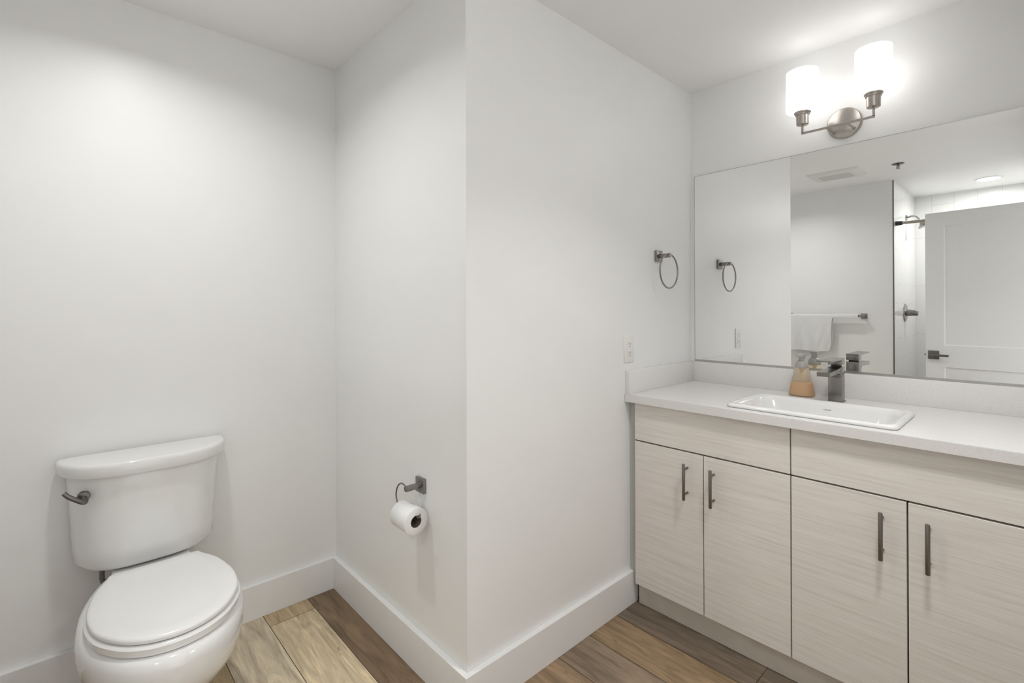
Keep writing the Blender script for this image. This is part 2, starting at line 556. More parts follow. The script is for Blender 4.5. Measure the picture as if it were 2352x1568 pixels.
def dshape(xb, D, hw, z, n=60, flat=3.2, pw=0.54, rb=0.02):
    # D-shaped plan: flat back at xb, bowed front, rounded back corners
    pts = []
    for k in range(n+1):
        w_ = -1 + 2*k/n
        w_ = math.sin(w_*PI/2)
        x = xb + rb + (D-rb)*max(0.0, (1-abs(w_)**flat))**pw
        pts.append((x, w_*hw))
    q = []
    for k in range(1, 6):
        a = k/6*PI/2
        q.append((xb+rb-rb*math.sin(a), hw - rb*(1-math.cos(a))))
    pts += q + [(xb, hw*0.6), (xb, 0), (xb, -hw*0.6)] + [(x, -y_) for x, y_ in q[::-1]]
    return [(x, YC+y_, z) for x, y_ in pts]
tk = MB()
tk.loft([dshape(0.035, 0.120, 0.150, 0.432), dshape(0.028, 0.150, 0.180, 0.4335), dshape(0.022, 0.168, 0.192, 0.440), dshape(0.020, 0.177, 0.202, 0.455), dshape(0.018, 0.180, 0.2045, 0.50),
         dshape(0.014, 0.186, 0.2135, 0.66), dshape(0.012, 0.190, 0.221, 0.755)])
tk.build('tank', 'porcelain', t, 50)
tl = MB()
tl.loft([dshape(0.014, 0.196, 0.229, 0.744), dshape(0.009, 0.206, 0.2395, 0.747), dshape(0.008, 0.209, 0.243, 0.753), dshape(0.008, 0.210, 0.2445, 0.779),
         dshape(0.010, 0.206, 0.241, 0.7865), dshape(0.014, 0.198, 0.234, 0.7900), dshape(0.024, 0.178, 0.217, 0.7910)])
tl.build('tank_lid', 'porcelain', t, 60)
# flush lever
fl = MB()
ly, lz, lx = -0.889, 0.694, 0.165
fl.lathe([(0.0165, 0), (0.0165, 0.010), (0.0145, 0.014), (0.0, 0.0141)], (lx, ly, lz), 'x', 28)
fl.build('lever_base', 'nickel_dark', t, 40)
fl = MB()
pth = catmull([(lx+0.012, ly, lz-0.002), (lx+0.030, ly+0.004, lz-0.010), (lx+0.038, ly-0.004, lz-0.008), (lx+0.040, ly-0.020, lz+0.004), (lx+0.040, ly-0.036, lz+0.017), (lx+0.038, ly-0.047, lz+0.030)], 6)
fl.tube(pth, [0.0075 - 0.0015*abs(k/(len(pth)-1)-0.4) for k in range(len(pth))], 14)
lv = fl.build('flush_lever', 'nickel_dark', t, 50)
lv['label'] = 'dark grey metal flush lever'
# braided supply line from tank to wall stop
sl = MB()
sl.tube(catmull([(0.10, YC-0.128, 0.436), (0.10, YC-0.129, 0.39), (0.098, YC-0.122, 0.365), (0.085, YC-0.108, 0.335), (0.06, YC-0.11, 0.28), (0.055, YC-0.16, 0.20), (0.07, YC-0.205, 0.18), (0.075, YC-0.21, 0.215)][:5] + [(0.05, YC-0.13, 0.22), (0.05, YC-0.15, 0.175)], 8), 0.0075, 14)
sp_ = sl.build('supply_line', 'hose', t, 60)
sp_['label'] = 'grey braided water supply line'
sv = MB()
sv.cyl((0.05, YC-0.15, 0.15), (0.05, YC-0.15, 0.185), 0.011, seg=18)
sv.cyl((0.002, YC-0.15, 0.155), (0.05, YC-0.15, 0.155), 0.008, seg=18)
sv.lathe([(0.028, 0.001), (0.028, 0.004), (0.010, 0.010)], (0, YC-0.15, 0.155), 'x', 24)
sv.cyl((0.05, YC-0.15, 0.155), (0.085, YC-0.15, 0.155), 0.006, seg=14)
sv.build('shutoff_valve', 'chrome', t, 40)

# ------------------------------------------------------------------ toilet paper holder and roll
PX, PZ = 0.7445, 0.664
t = thing('toilet_paper_holder', 'brushed metal toilet paper holder with square plate and curved wire arm', 'toilet paper holder', (PX, 0, PZ))
MB().box(PX-0.0262, PX+0.0262, -0.0115, 0.0, PZ-0.0262, PZ+0.0262, 0.0015).build('wall_plate', 'nickel', t)
MB().lathe([(0.0, -0.0675), (0.0095, -0.0675), (0.0105, -0.0665), (0.0105, -0.010)], (PX, 0, PZ), 'y', 28).build('post', 'nickel', t)
WY = -0.0585
arm = [(PX-0.006, WY, PZ+0.001), (PX-0.024, WY, PZ+0.007), (PX-0.042, WY, PZ+0.0075), (PX-0.060, WY, PZ-0.002), (PX-0.074, WY, PZ-0.021), (PX-0.079, WY, PZ-0.042), (PX-0.0745, WY, PZ-0.062),
       (PX-0.060, WY, PZ-0.0765), (PX-0.040, WY, PZ-0.081), (PX, WY, PZ-0.081), (PX+0.045, WY, PZ-0.081), (PX+0.066, WY, PZ-0.080), (PX+0.076, WY, PZ-0.074), (PX+0.081, WY, PZ-0.064)]
MB().tube(catmull(arm, 6), 0.0029, 12).build('wire_arm', 'nickel', t, 60)
RZ = PZ-0.081-0.0029+0.0 - 0.0165 + 0.0025
RC = (0.751, WY, 0.567)
rr, ri, rl = 0.0455, 0.0200, 0.0490
t = thing('toilet_paper_roll', 'white toilet paper roll hanging on the wire arm', 'toilet paper', (RC[0], RC[1], RC[2]))
pr = MB()
prof = [(ri+0.0006, -rl), (rr-0.0015, -rl), (rr, -rl+0.0015), (rr, rl-0.0015), (rr-0.0015, rl), (ri+0.0006, rl), (ri+0.0006, -rl)]
pr.lathe(prof, RC, 'x', 56, caps=False)
# loose end of the sheet, lying on the roll
pr.tube([(RC[0]-rl+0.001, RC[1]+rr*0.9397, RC[2]-rr*0.342), (RC[0]+rl-0.001, RC[1]+rr*0.9397, RC[2]-rr*0.342)], 0.0008, 6)
pr.build('paper', 'paper', t, 50)
cr = MB()
cr.lathe([(ri, -rl+0.0005), (ri, rl-0.0005), (ri-0.0009, rl-0.0005), (ri-0.0009, -rl+0.0005), (ri, -rl+0.0005)], RC, 'x', 40, caps=False)
c_ = cr.build('core', 'card', t, 50); c_['label'] = 'dark cardboard tube'

# ------------------------------------------------------------------ towel ring
RY, RZ_ = 1.1355, 1.5337
t = thing('towel_ring', 'brushed metal towel ring on a square plate above the outlet', 'towel ring', (DX, RY, RZ_))
MB().box(DX, DX+0.0125, RY-0.0262, RY+0.0262, RZ_-0.0262, RZ_+0.0262, 0.0015).build('wall_plate', 'nickel', t)
MB().lathe([(0.0105, 0.010), (0.0105, 0.0675), (0.0095, 0.0685), (0.0, 0.0685)], (DX, RY, RZ_), 'x', 28).build('post', 'nickel', t)
rg = MB()
rad = 0.0795
rg.tube([(DX+0.060, RY+rad*math.sin(2*PI*k/72), 1.4605+rad*math.cos(2*PI*k/72)) for k in range(72)], 0.0037, 12, closed=True)
rg.build('ring', 'nickel', t, 60)

# ------------------------------------------------------------------ outlet
OY, OZ = 0.8925, 1.109
t = thing('wall_outlet', 'white duplex wall outlet beside the vanity backsplash', 'outlet', (DX, OY, OZ))
MB().box(DX, DX+0.0055, OY-0.035, OY+0.035, OZ-0.0585, OZ+0.0585, 0.002).build('cover_plate', 'outlet', t)
rc = MB().box(DX+0.0045, DX+0.0075, OY-0.0165, OY+0.0165, OZ-0.0335, OZ+0.0335, 0.001).build('receptacle', 'outlet', t)
sl = MB()
for dz in (0.019, -0.019):
    sl.box(DX+0.0070, DX+0.00775, OY-0.0075, OY-0.0055, OZ+dz-0.001, OZ+dz+0.008)
    sl.box(DX+0.0070, DX+0.00775, OY+0.0055, OY+0.0075, OZ+dz-0.001, OZ+dz+0.007)
    sl.cyl((DX+0.0070, OY, OZ+dz-0.0085), (DX+0.00775, OY, OZ+dz-0.0085), 0.0026, seg=12)
sl.build('socket_slots', 'dark', rc)['label'] = 'dark plug slots'
for dz in (0.0485, -0.0485):
    MB().cyl((DX+0.005, OY, OZ+dz), (DX+0.0062, OY, OZ+dz), 0.0028, seg=14).build('cover_screw', 'outlet', t)

# ------------------------------------------------------------------ vanity cabinets
FYV = 0.887   # front face of doors
def bar_pull(parent, x, z0, z1):
    hb = MB()
    y_ = FYV-0.033
    hb.lathe([(0.0, z0), (0.0052, z0), (0.006, z0+0.0012), (0.006, z1-0.0012), (0.0052, z1), (0.0, z1)], (x, y_, 0), 'z', 20)
    for z in (z0+0.022, z1-0.022):
        hb.cyl((x, y_, z), (x, FYV, z), 0.0042, seg=14)
    return hb.build('handle', 'bronze', parent, 40)
X0, X1, X2 = 1.0385, 1.6552, 2.2795
def cabinet():
    t = thing('vanity_cabinet', 'pale combed-grain vanity cabinet with four doors under the countertop', 'cabinet', ((X0+X2)/2, 1.17, 0))
    g = 0.0021
    bd = MB()
    yb, yf, zt = EY-0.001, FYV+0.0215, 0.8795
    bd.box(X0, X0+0.016, yf, yb, 0.095, zt); bd.box(X2-0.016, X2, yf, yb, 0.095, zt)
    bd.box(X0+0.016, X2-0.016, yf, yb, 0.095, 0.111); bd.box(X0+0.016, X2-0.016, yb-0.008, yb, 0.111, zt)
    bd.box(X0+0.016, X2-0.016, yf, yf+0.008, 0.7, zt); bd.box(X1-0.02, X1+0.02, yf, yf+0.008, 0.111, 0.7)
    bd.build('carcass', 'dark', t, 0)['label'] = 'dark cabinet box behind the fronts'
    for n, (x0, x1) in enumerate(((X0, X1), (X1, X2))):
        xm = (x0+x1)/2
        MB().box(x0+g, x1-g, FYV, FYV+0.020, 0.7195, 0.8802, 0.0008, 1).build('drawer_front', 'laminate', t, 0)
        for i, (a, b_) in enumerate(((x0+g, xm-g), (xm+g, x1-g))):
            dr = MB().box(a, b_, FYV, FYV+0.020, 0.0955, 0.7135, 0.0008, 1).build('door', 'laminate', t, 0)
            hx = (xm-0.0645, xm+0.0425)[i] if n == 0 else (xm-0.0585, xm+0.0495)[i]
            bar_pull(dr, hx, 0.533, 0.675)
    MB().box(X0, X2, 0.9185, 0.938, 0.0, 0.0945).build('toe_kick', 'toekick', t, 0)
cabinet()
fp = MB()
fp.box(DX+0.0005, X0-0.0005, 0.9005, 0.918, BH+0.0015, 0.8795)
fp.box(DX+BT+0.001, X0-0.0005, 0.8975, 0.917, 0.092, 0.8795)
tag(fp.build('filler_strip', 'filler', None, 0), 'narrow grey painted filler strip between wall and vanity cabinet', 'filler strip')
fp = MB(); fp.box(X2+0.0005, GX-0.0005, 0.9005, 0.918, 0.0, 0.8795)
tag(fp.build('filler_strip', 'filler', None, 0), 'narrow filler strip at the far end of the vanity by the doorway wall', 'filler strip')

# ------------------------------------------------------------------ countertop with sink cut-out
CF = 0.862
SK = (1.4245, 1.9435, 0.903, 1.2285)     # sink rim x0,x1,y0,y1
t = thing('countertop', 'white speckled quartz vanity countertop with low backsplash', 'countertop', ((DX+GX)/2, 1.17, 0.88))
hx0, hx1, hy0, hy1 = SK[0]+0.022, SK[1]-0.022, SK[2]+0.018, SK[3]-0.018
def slab_with_hole(mb, xa, xb, ya, yb, za, zb, hole):
    a, b_, c, d_ = hole
    O = [(xa, ya), (xb, ya), (xb, yb), (xa, yb)]; I = [(a, c), (b_, c), (b_, d_), (a, d_)]
    vs = [(x, y, z) for z in (za, zb) for x, y in O] + [(x, y, z) for z in (za, zb) for x, y in I]
    F = []
    for i in range(4):
        j = (i+1) % 4
        F += [(i, j, 4+j, 4+i), (8+i, 12+i, 12+j, 8+j), (4+i, 4+j, 12+j, 12+i), (i, 8+i, 8+j, j)]
    mb.add(vs, F)
sb = MB()
slab_with_hole(sb, DX+0.0005, GX-0.0005, CF, EY-0.0005, CZ-0.034, CZ, (hx0, hx1, hy0, hy1))
es = [e for e in sb.bm.edges if all(abs(v.co.y-CF) < 1e-5 for v in e.verts)]
bmesh.ops.bevel(sb.bm, geom=es, offset=0.0015, segments=2, affect='EDGES')
sb.build('counter_slab', 'quartz', t, 30)
MB().box(DX+0.0005, GX-0.0005, EY-0.0205, EY-0.0005, CZ, 1.0155, 0.001).build('backsplash', 'quartz', t, 30)
MB().box(DX+0.0005, DX+0.0205, CF+0.006, EY-0.021, CZ, 1.0155, 0.001).build('side_splash', 'quartz', t, 30)

# ------------------------------------------------------------------ sink
def rrect(x0, x1, y0, y1, r, z, n=8):
    out = []
    for cx, cy, a0 in ((x1-r, y0+r, -PI/2), (x1-r, y1-r, 0), (x0+r, y1-r, PI/2), (x0+r, y0+r, PI)):
        for k in range(n+1):
            a = a0 + k/n*PI/2
            out.append((cx+r*math.cos(a), cy+r*math.sin(a), z))
    return out
a, b_, c, d_ = SK
t = thing('sink', 'white rectangular drop-in sink set in the countertop', 'sink', ((a+b_)/2, (c+d_)/2, CZ))
z0 = CZ+0.0004
bs = MB()
bs.loft([rrect(a+0.004, b_-0.004, c+0.004, d_-0.004, 0.020, z0), rrect(a, b_, c, d_, 0.024, z0+0.003), rrect(a+0.0005, b_-0.0005, c+0.0005, d_-0.0005, 0.024, z0+0.009),
         rrect(a+0.004, b_-0.004, c+0.004, d_-0.004, 0.022, z0+0.0130), rrect(a+0.010, b_-0.010, c+0.010, d_-0.010, 0.024, z0+0.0145),
         rrect(a+0.017, b_-0.017, c+0.015, d_-0.017, 0.040, z0+0.0135), rrect(a+0.024, b_-0.024, c+0.021, d_-0.023, 0.055, z0+0.0085),
         rrect(a+0.034, b_-0.034, c+0.028, d_-0.030, 0.062, z0-0.004), rrect(a+0.052, b_-0.052, c+0.037, d_-0.042, 0.066, z0-0.055),
         rrect(a+0.075, b_-0.075, c+0.052, d_-0.058, 0.066, z0-0.092), rrect(a+0.115, b_-0.115, c+0.085, d_-0.09, 0.05, z0-0.105),
         rrect(a+0.20, b_-0.20, c+0.13, d_-0.13, 0.03, z0-0.108)], False, True)
bs.build('basin', 'porcelain', t, 60)
dn = MB(); dn.lathe([(0.0, -0.107), (0.020, -0.107), (0.022, -0.1055), (0.014, -0.1045), (0.0, -0.1045)], ((a+b_)/2, (c+d_)/2, z0), 'z', 28)
dn.build('drain', 'nickel', t, 40)
# small grey maker's mark on the rear slope of the basin
def text_mesh(body, size, mat, parent, loc, rot, name):
    cu = bpy.data.curves.new('lettering_curve', 'FONT')
    cu.body = body; cu.size = size; cu.align_x = 'CENTER'; cu.align_y = 'CENTER'; cu.extrude = 0.0002
    o = bpy.data.objects.new('lettering_tmp', cu); COL.objects.link(o)
    dg = bpy.context.evaluated_depsgraph_get()
    me = bpy.data.meshes.new_from_object(o.evaluated_get(dg))
    bpy.data.objects.remove(o)
    me.materials.clear(); me.materials.append(M[mat])
    n = bpy.data.objects.new(name, me); COL.objects.link(n)
    n.parent = parent
    n.location = Vector(loc) - Vector(parent['_base'])
    n.rotation_euler = rot
    return n
M['mark'] = basic('grey_print', (0.30, 0.30, 0.30), 0.4)
tx = text_mesh('KOHLER', 0.0068, 'mark', t, (1.686, d_-0.0337, z0-0.0195+0.0035), (math.radians(76.5), 0, 0), 'basin_lettering')

# ------------------------------------------------------------------ faucet
fx0, fx1, fy0, fy1 = 1.6615, 1.7075, 1.300, 1.346
fxm = (fx0+fx1)/2
t = thing('faucet', 'brushed nickel square single-lever faucet behind the sink', 'faucet', (fxm, (fy0+fy1)/2, CZ))
MB().box(fx0-0.003, fx1+0.003, fy0-0.003, fy1+0.003, CZ+0.0003, CZ+0.005, 0.001).build('base_plate', 'nickel', t)
MB().box(fx0, fx1, fy0, fy1, CZ+0.004, 1.054, 0.0012).build('body', 'nickel', t)
s_ = MB()
# spout: swept rectangular section, dipping to a wide flat lip
prof = catmull([(fy0+0.004, 1.0535, 1.008), (fy0-0.004, 1.0530, 1.018), (fy0-0.014, 1.0515, 1.0285), (fy0-0.035, 1.0495, 1.0325), (fy0-0.09, 1.0475, 1.0315), (fy0-0.150, 1.0455, 1.0295)], 6)
rings = []
for p in prof:
    y_, zt, zb = p
    rings.append([(fx0+0.002, y_, zb), (fx1-0.002, y_, zb), (fx1-0.002, y_, zt), (fx0+0.002, y_, zt)])
s_.loft(rings)
s_.build('spout', 'nickel', t, 30)
MB().lathe([(0.018, 1.0535), (0.018, 1.0615)], (fxm, (fy0+fy1)/2, 0), 'z', 28).build('collar', 'dark', t)
MB().box(fx0, fx1, fy0, fy1, 1.061, 1.082, 0.0012).build('handle_block', 'nickel', t)
lv = MB()
lv.loft([[(fx0, y_, zb), (fx1, y_, zb), (fx1, y_, zt), (fx0, y_, zt)] for y_, zb, zt in ((fy1, 1.0818, 1.0878), (fy0, 1.0822, 1.0878), (fy0-0.07, 1.0828, 1.0882), (fy0-0.145, 1.084, 1.0885))])
lv.build('lever', 'nickel', t, 30)

# ------------------------------------------------------------------ soap dispenser
bx, by = 1.5475, 1.371
t = thing('soap_dispenser', 'clear pump bottle half filled with amber soap beside the faucet', 'soap dispenser', (bx, by, CZ))
def sring(hw, hd, z, p=3.2, n=48):
    out = []
    for k in range(n):
        a_ = 2*PI*k/n
        cc, ss = math.cos(a_), math.sin(a_)
        out.append((bx+hw*math.copysign(abs(cc)**(2/p), cc), by+hd*math.copysign(abs(ss)**(2/p), ss), z))
    return out
zb = CZ+0.0006
bt = MB()
bt.loft([sring(0.043, 0.036, zb), sring(0.0468, 0.0395, zb+0.004), sring(0.0462, 0.0392, zb+0.010), sring(0.0385, 0.0340, zb+0.055, 2.8), sring(0.0305, 0.0290, zb+0.095, 2.4), sring(0.0250, 0.0250, zb+0.120, 2.1)], True, False)
bt.build('bottle', 'bottle', t, 60)
lq = MB()
lq.loft([sring(0.0405, 0.0335, zb+0.003), sring(0.0440, 0.0367, zb+0.009), sring(0.0366, 0.0320, zb+0.0560, 2.8), sring(0.0364, 0.0318, zb+0.0563, 2.8)])
lq.build('liquid_soap', 'soap', t, 60)['label'] = 'amber liquid soap'
pm = MB()
pm.lathe([(0.0250, zb+0.118), (0.0256, zb+0.122), (0.0248, zb+0.131), (0.0218, zb+0.140), (0.0155, zb+0.147), (0.0128, zb+0.1485), (0.0124, zb+0.166), (0.0, zb+0.166)], (bx, by, 0), 'z', 36)
pm.build('dome_collar', 'pump', t, 50)
pm = MB()
pm.loft([[(bx+x*k, by+y_*k2, z) for x, y_ in ((-0.0135, -0.034), (0.0135, -0.034), (0.0135, 0.0135), (-0.0135, 0.0135))] for z, k, k2 in ((zb+0.1655, 0.92, 0.92), (zb+0.172, 1, 1), (zb+0.1765, 0.98, 0.98))])
pm.build('pump_head', 'pump', t, 40)
pm = MB(); pm.cyl((bx, by, zb+0.062), (bx, by, zb+0.12), 0.004, seg=12); pm.lathe([(0.004, zb+0.098), (0.013, zb+0.118), (0.013, zb+0.122)], (bx, by, 0), 'z', 24)
pm.build('pump_tube', 'bottle', t, 40)

# ------------------------------------------------------------------ mirror (turned a hair off the wall)
MX0, MX1, MZ0, MZ1 = 1.030, 2.283, 1.0225, 1.9640
t = thing('mirror', 'large frameless vanity mirror above the backsplash', 'mirror', (MX0, EY-0.006, MZ0), rotz=-0.005)
t['_base'] = (MX0, EY-0.006, MZ0)
t.rotation_euler = (0, 0, -0.005)
def mir_parts():
    L = MX1-MX0; Hh = MZ1-MZ0
    MB().box(0, L, 0, 0.0052, 0, Hh).build('mirror_glass', 'mirror', t, 0, offset=(0, 0, 0))
    ch = MB()
    ch.box(0, L, -0.0022, 0.0056, -0.0068, 0.0032)
    ch.box(0, L, -0.0012, 0.0056, Hh-0.0002, Hh+0.0016)
    ch.box(-0.0016, 0.0, -0.0012, 0.0056, -0.006, Hh+0.0016)
    ch.build('edge_channel', 'channel', t, 0, offset=(0, 0, 0))
mir_parts()

# ------------------------------------------------------------------ vanity light
LX, LY, LZ = 1.685, EY, 2.0565
ay = EY-0.122; az = 2.018
t = thing('vanity_light', 'two-shade satin nickel wall light glowing above the mirror', 'wall light', (LX, LY, LZ))
bp = MB(); bp.lathe([(0.0, -0.0225), (0.018, -0.0222), (0.045, -0.019), (0.0585, -0.0155), (0.0625, -0.011), (0.0635, -0.0005)], (LX, LY, LZ), 'y', 56)
bp.build('backplate', 'nickel_light', t, 30)
ar = MB()
xl, xr = 1.5632, 1.8068
hb_ = 0.0042
ar.box(xl-hb_, xr+hb_, ay-hb_, ay+hb_, az-hb_, az+hb_, 0.0008, 1)
ar.box(xl-hb_, xl+hb_, ay-hb_, ay+hb_, az, 2.055, 0.0008, 1)
ar.box(xr-hb_, xr+hb_, ay-hb_, ay+hb_, az, 2.055, 0.0008, 1)
ar.build('crossbar', 'nickel_light', t, 30)
for sx in (-0.0365, 0.0365):
    st_ = MB(); st_.cyl((LX+sx, ay, az), (LX+sx, LY-0.016, az+0.006), 0.0042, seg=16); st_.cyl((LX+sx, LY-0.030, az+0.0045), (LX+sx, LY-0.016, az+0.0055), 0.0065, seg=16)
    st_.build('stem', 'nickel_light', t, 40)
for cx in (xl, xr):
    cu_ = MB(); cu_.lathe([(0.0, 2.053), (0.0205, 2.053), (0.0225, 2.0545), (0.0235, 2.092), (0.0265, 2.0935), (0.0275, 2.098), (0.0305, 2.101), (0.032, 2.1045), (0.032, 2.107), (0.0, 2.107)], (cx, ay, 0), 'z', 40)
    cu_.build('socket_cup', 'nickel_light', t, 40)
    sh = MB()
    sh.lathe([(0.027, 2.1075), (0.050, 2.1085), (0.057, 2.111), (0.0605, 2.117), (0.0610, 2.15), (0.0590, 2.275), (0.0565, 2.2755), (0.0555, 2.272), (0.0575, 2.15), (0.0565, 2.122), (0.045, 2.113), (0.02, 2.112)], (cx, ay, 0), 'z', 48)
    s2 = sh.build('glass_shade', 'lit_shade', t, 50); s2['label'] = 'glowing frosted glass shade'

# ------------------------------------------------------------------ recessed downlights
def downlight(x, y_, lens, label, k=1.0):
    t = thing('recessed_light', label, 'ceiling light', (x, y_, H), 'recessed ceiling downlights')
    tr = MB(); tr.lathe([(k*0.070, -0.003), (k*0.074, -0.007), (k*0.088, -0.005), (k*0.091, -0.0003), (k*0.070, -0.0003), (k*0.070, -0.003)], (x, y_, H), 'z', 56, caps=False)
    tr.build('trim_ring', 'fan', t, 40)
    ln = MB(); ln.lathe([(0.0, -0.0034), (k*0.0695, -0.0034), (k*0.0695, -0.001), (0.0, -0.001)], (x, y_, H), 'z', 48)
    ln.build('lens', lens, t, 40)
def beam(x, y_, size, watts, spread, col):      # the light a downlight throws, narrowed by its housing
    la = bpy.data.lights.new('downlight_beam', 'AREA')
    la.shape = 'DISK'; la.size = size; la.energy = watts; la.spread = math.radians(spread); la.color = col
    lo = bpy.data.objects.new('downlight_beam', la); COL.objects.link(lo); lo.location = (x, y_, H-0.0050)
downlight(0.61, -0.75, 'lit_nook', 'small recessed downlight in the ceiling above the toilet', 0.65)
beam(0.61, -0.75, 0.09, NOOK_LIGHT, 149, (1.0, 0.993, 0.975))
downlight(2.10, 0.30, 'lit_fill', 'wide unseen fill light added in the ceiling in front of the vanity', 1.8)  # added fixture out of view, fills the vanity side with light
beam(2.10, 0.30, 0.22, FILL_LIGHT, 116, (1.0, 0.985, 0.97))  # beam of the added fill light
downlight(1.906, -2.02, 'lit_shower', 'lit recessed downlight over the shower, seen in the mirror')

# ------------------------------------------------------------------ exhaust fan
t = thing('exhaust_fan', 'square white exhaust fan grille on the ceiling, seen in the mirror', 'exhaust fan', (1.063, -0.896, H))
fc = (1.063, -0.896)
fr = MB()
def sq(hx, hy, z, r=0.012): return rrect(fc[0]-hx, fc[0]+hx, fc[1]-hy, fc[1]+hy, r, z, 4)
fr.loft([sq(0.178, 0.160, H-0.0002), sq(0.178, 0.160, H-0.005), sq(0.170, 0.152, H-0.010), sq(0.118, 0.090, H-0.020), sq(0.112, 0.084, H-0.019), sq(0.112, 0.084, H-0.010)], True, True)
fr.build('cover', 'fan', t, 30)
gr = MB()
for k in range(9):
    yy = fc[1]-0.074+k*0.0185
    gr.box(fc[0]-0.112, fc[0]+0.112, yy-0.0045, yy+0.0045, H-0.0195, H-0.011)
gr.build('grille', 'fan', t, 0)

# ------------------------------------------------------------------ sprinkler
sx_, sy_ = 1.4735, -0.893
t = thing('fire_sprinkler', 'small metal fire sprinkler on the ceiling, seen in the mirror', 'sprinkler', (sx_, sy_, H))
MB().lathe([(0.040, -0.0003), (0.040, -0.003), (0.030, -0.007), (0.014, -0.009), (0.0, -0.009)], (sx_, sy_, H), 'z', 36).build('escutcheon', 'nickel_dark', t, 40)
sp = MB(); sp.lathe([(0.007, -0.008), (0.007, -0.016), (0.0035, -0.020), (0.003, -0.034), (0.0, -0.034)], (sx_, sy_, H), 'z', 20)
for s1 in (-1, 1): sp.tube(catmull([(sx_+s1*0.008, sy_, H-0.015), (sx_+s1*0.011, sy_, H-0.024), (sx_, sy_, H-0.037)], 6), 0.0018, 8)
sp.build('sprinkler_body', 'nickel_dark', t, 40)
MB().lathe([(0.0, -0.037), (0.014, -0.037), (0.014, -0.0385), (0.0, -0.0385)], (sx_, sy_, H), 'z', 24).build('deflector', 'nickel_dark', t, 40)

# ------------------------------------------------------------------ shower fittings
vy, vz = -1.945, 1.2413
t = thing('shower_valve', 'round metal shower valve with lever knob on the white tile', 'shower valve', (SX, vy, vz))
MB().lathe([(0.085, 0.0005), (0.084, 0.006), (0.075, 0.011), (0.03, 0.014), (0.0, 0.014)], (SX, vy, vz), 'x', 48).build('escutcheon', 'chrome', t, 40)
kb = MB(); kb.lathe([(0.030, 0.012), (0.030, 0.050), (0.027, 0.052), (0.027, 0.092), (0.025, 0.095), (0.0, 0.095)], (SX, vy, vz), 'x', 36); kb.build('knob', 'nickel', t, 40)
hy_, hz_ = -2.02, 2.138
t = thing('showerhead', 'metal shower head on a curved arm, seen in the mirror', 'shower head', (SX, hy_, hz_))
MB().lathe([(0.028, 0.0005), (0.027, 0.006), (0.012, 0.013), (0.0, 0.013)], (SX, hy_, hz_), 'x', 32).build('escutcheon', 'chrome', t, 40)
ap = catmull([(SX+0.005, hy_, hz_), (SX+0.035, hy_, hz_+0.010), (SX+0.068, hy_, hz_+0.004), (SX+0.092, hy_, hz_-0.020), (SX+0.104, hy_, hz_-0.046)], 8)
MB().tube(ap, 0.0085, 16).build('arm', 'chrome', t, 60)
hd = MB()
ax = Vector((0.50, 0, -0.866)).normalized(); p0 = Vector((SX+0.102, hy_, hz_-0.042))
hd.tube([p0, p0+ax*0.02, p0+ax*0.035, p0+ax*0.052, p0+ax*0.060], [0.011, 0.014, 0.028, 0.044, 0.044], 32)
hd.build('spray_head', 'nickel', t, 40)
t = thing('shower_rod', 'straight metal shower curtain rod with dark end cap', 'curtain rod', (SX, -1.53, 2.027))
MB().cyl((SX+0.0505, -1.53, 2.027), (GX-0.0505, -1.53, 2.027), 0.0125, seg=24).build('rod', 'nickel_light', t, 40)
for xa, xb in ((SX+0.004, SX+0.052), (GX-0.001, GX-0.052)):
    MB().cyl((xa, -1.53, 2.027), (xb, -1.53, 2.027), 0.0205, 0.0165, 28).build('end_cap', 'rubber', t, 40)

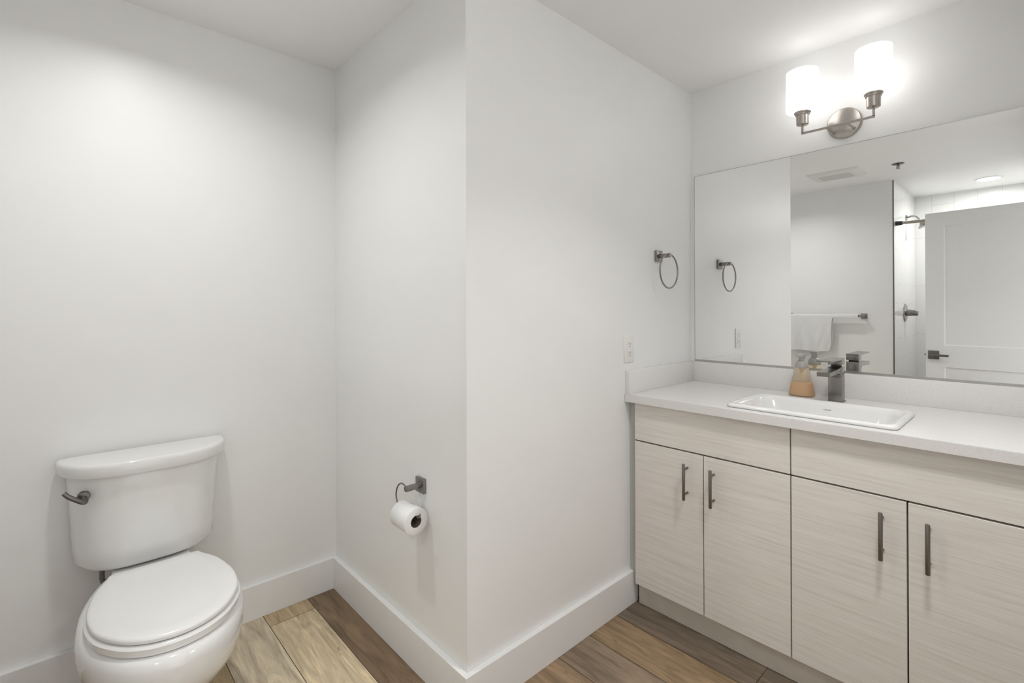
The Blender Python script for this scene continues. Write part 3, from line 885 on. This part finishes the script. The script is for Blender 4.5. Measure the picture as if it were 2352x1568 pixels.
# ------------------------------------------------------------------ towel bar and towel
bz, byy = 1.214, FY+0.062
t = thing('towel_bar', 'metal towel bar with square posts on the wall, seen in the mirror', 'towel bar', (0.84, FY, bz))
for cx in (0.52, 1.130):
    MB().box(cx-0.024, cx+0.024, FY, FY+0.010, bz-0.024, bz+0.024, 0.0012).build('wall_plate', 'nickel', t, 30)
    MB().box(cx-0.0105, cx+0.0105, FY+0.009, byy+0.011, bz-0.0105, bz+0.0105, 0.001).build('post', 'nickel', t, 30)
MB().box(0.522, 1.150, byy-0.008, byy+0.008, bz-0.008, bz+0.008, 0.001).build('bar', 'nickel', t, 30)
def towel():
    x0, x1 = 0.535, 1.100
    nx, ns = 110, 70
    top = bz+0.0125
    th = 0.0075
    r = 0.0125
    rows = []
    rnd = random.Random(3)
    ph = [rnd.uniform(0, 6.28) for _ in range(6)]
    for i in range(nx+1):
        u_ = i/nx
        x = x0+(x1-x0)*u_
        row = []
        for j in range(ns+1):
            s = j/ns
            sm = min(1, max(0, (x-0.885)/0.022)); sm = 1-math.sqrt(max(0, 1-(1-sm)**2)) if sm < 1 else 0.0
            Lb, Lf, Lr = 0.010+0.28*(1 if x < 0.885 else sm), 0.014+0.311*(1 if x < 0.885 else sm), PI*r
            tot = Lb+Lf+Lr
            q = s*tot
            if q < Lb:
                y_, z, d_ = byy-r-0.001, bz-(Lb-q), Lb-q
            elif q < Lb+Lr:
                a_ = (q-Lb)/Lr*PI
                y_, z, d_ = byy-(r+0.001)*math.cos(a_), bz+r*math.sin(a_)+0.001, 0
            else:
                y_, z, d_ = byy+r+0.001, bz-(q-Lb-Lr), q-Lb-Lr
            side = 1 if q > Lb+Lr/2 else -1
            k = min(1, d_/0.25)
            wv = 0.011*math.sin(u_*15+ph[0]+d_*5) + 0.005*math.sin(u_*31+ph[1]-d_*9) + 0.003*math.sin(u_*55+d_*30+ph[2])
            if side > 0:
                y_ += k*(0.010+wv)
                z -= k*(0.004*math.sin(u_*9+ph[3]) + 0.012*(1-u_)*min(1, Lf/0.3))
            else:
                y_ -= k*0.004
            xx = x + k*0.010*math.sin(d_*16+ph[4])*(u_-0.3)
            row.append((xx, y_, z))
        rows.append(row)
    mb = MB()
    vs = [[mb.bm.verts.new(p) for p in row] for row in rows]
    for i in range(nx):
        for j in range(ns):
            mb.bm.faces.new((vs[i][j], vs[i+1][j], vs[i+1][j+1], vs[i][j+1]))
    o = mb.build('hand_towel', 'terry', None, 180)
    md = o.modifiers.new('thickness', 'SOLIDIFY'); md.thickness = th; md.offset = 1.0
    sm = o.modifiers.new('soften', 'SUBSURF'); sm.levels = 1; sm.render_levels = 1
    tag(o, 'white terry towel draped over the towel bar, seen in the mirror', 'towel')
towel()

# ------------------------------------------------------------------ open door
def door():
    hinge = Vector((2.306, -1.165, 0.0))
    free = Vector((1.586, -1.240, 0.0))
    L = (free-hinge).length
    ang = math.atan2(free.y-hinge.y, free.x-hinge.x)
    root = bpy.data.objects.new('door_1', None)
    COL.objects.link(root)
    root.location = hinge; root.rotation_euler = (0, 0, ang)
    root['kind'] = 'structure'; root['label'] = 'open white two-panel door, seen in the mirror'
    root.empty_display_size = 0.05
    # local: x from hinge to free edge, face towards the mirror is -y (local), thickness to +y
    th = 0.035; zt = 2.038; zb = 0.012; sw = 0.114
    fr = MB()
    fr.box(0, sw, 0, th, zb, zt); fr.box(L-sw, L, 0, th, zb, zt)
    fr.box(sw, L-sw, 0, th, zt-0.110, zt); fr.box(sw, L-sw, 0, th, 0.822, 0.992); fr.box(sw, L-sw, 0, th, zb, zb+0.22)
    fr.build('door_frame', 'door', root, 0, offset=(0, 0, 0))
    for za, zc in ((0.992, zt-0.110), (zb+0.22, 0.822)):
        pn = MB()
        rec = 0.009; sl = 0.007
        for f, g_ in ((0.0, rec), (th, th-rec)):
            a0 = [(sw, f, za), (L-sw, f, za), (L-sw, f, zc), (sw, f, zc)]
            b0 = [(sw+sl, g_, za+sl), (L-sw-sl, g_, za+sl), (L-sw-sl, g_, zc-sl), (sw+sl, g_, zc-sl)]
            pn.add(a0+b0, [(0,1,5,4),(1,2,6,5),(2,3,7,6),(3,0,4,7),(4,5,6,7)])
        pn.build('door_panel', 'door', root, 0, offset=(0, 0, 0))
    hx, hz = L-0.050, 0.914
    for sgn, yb in ((-1, 0.0), (1, th)):
        h = MB()
        h.box(hx-0.034, hx+0.034, yb, yb+sgn*0.008, hz-0.0335, hz+0.0335, 0.001)
        hd = h.build('door_handle', 'nickel_dark', root, 30, offset=(0, 0, 0))
        h = MB()
        h.cyl((hx+0.006, yb+sgn*0.007, hz), (hx+0.006, yb+sgn*0.050, hz), 0.0085, seg=20)
        h.box(hx+0.016, hx-0.100, yb+sgn*0.044, yb+sgn*0.054, hz-0.0085, hz+0.0085, 0.001)
        h.build('lever', 'nickel_dark', hd, 30, offset=(0, 0, 0))
    lt = MB(); lt.box(L, L+0.010, th/2-0.006, th/2+0.006, hz-0.008, hz+0.008, 0.001)
    lt.build('latch', 'nickel_dark', root, 30, offset=(0, 0, 0))
    for z in (0.25, 1.02, 1.80):
        MB().cyl((-0.002, -0.006, z-0.045), (-0.002, -0.006, z+0.045), 0.0065, seg=14).build('hinge', 'nickel_dark', root, 30, offset=(0, 0, 0))
door()

for o in S.objects:
    if '_base' in o: del o['_base']
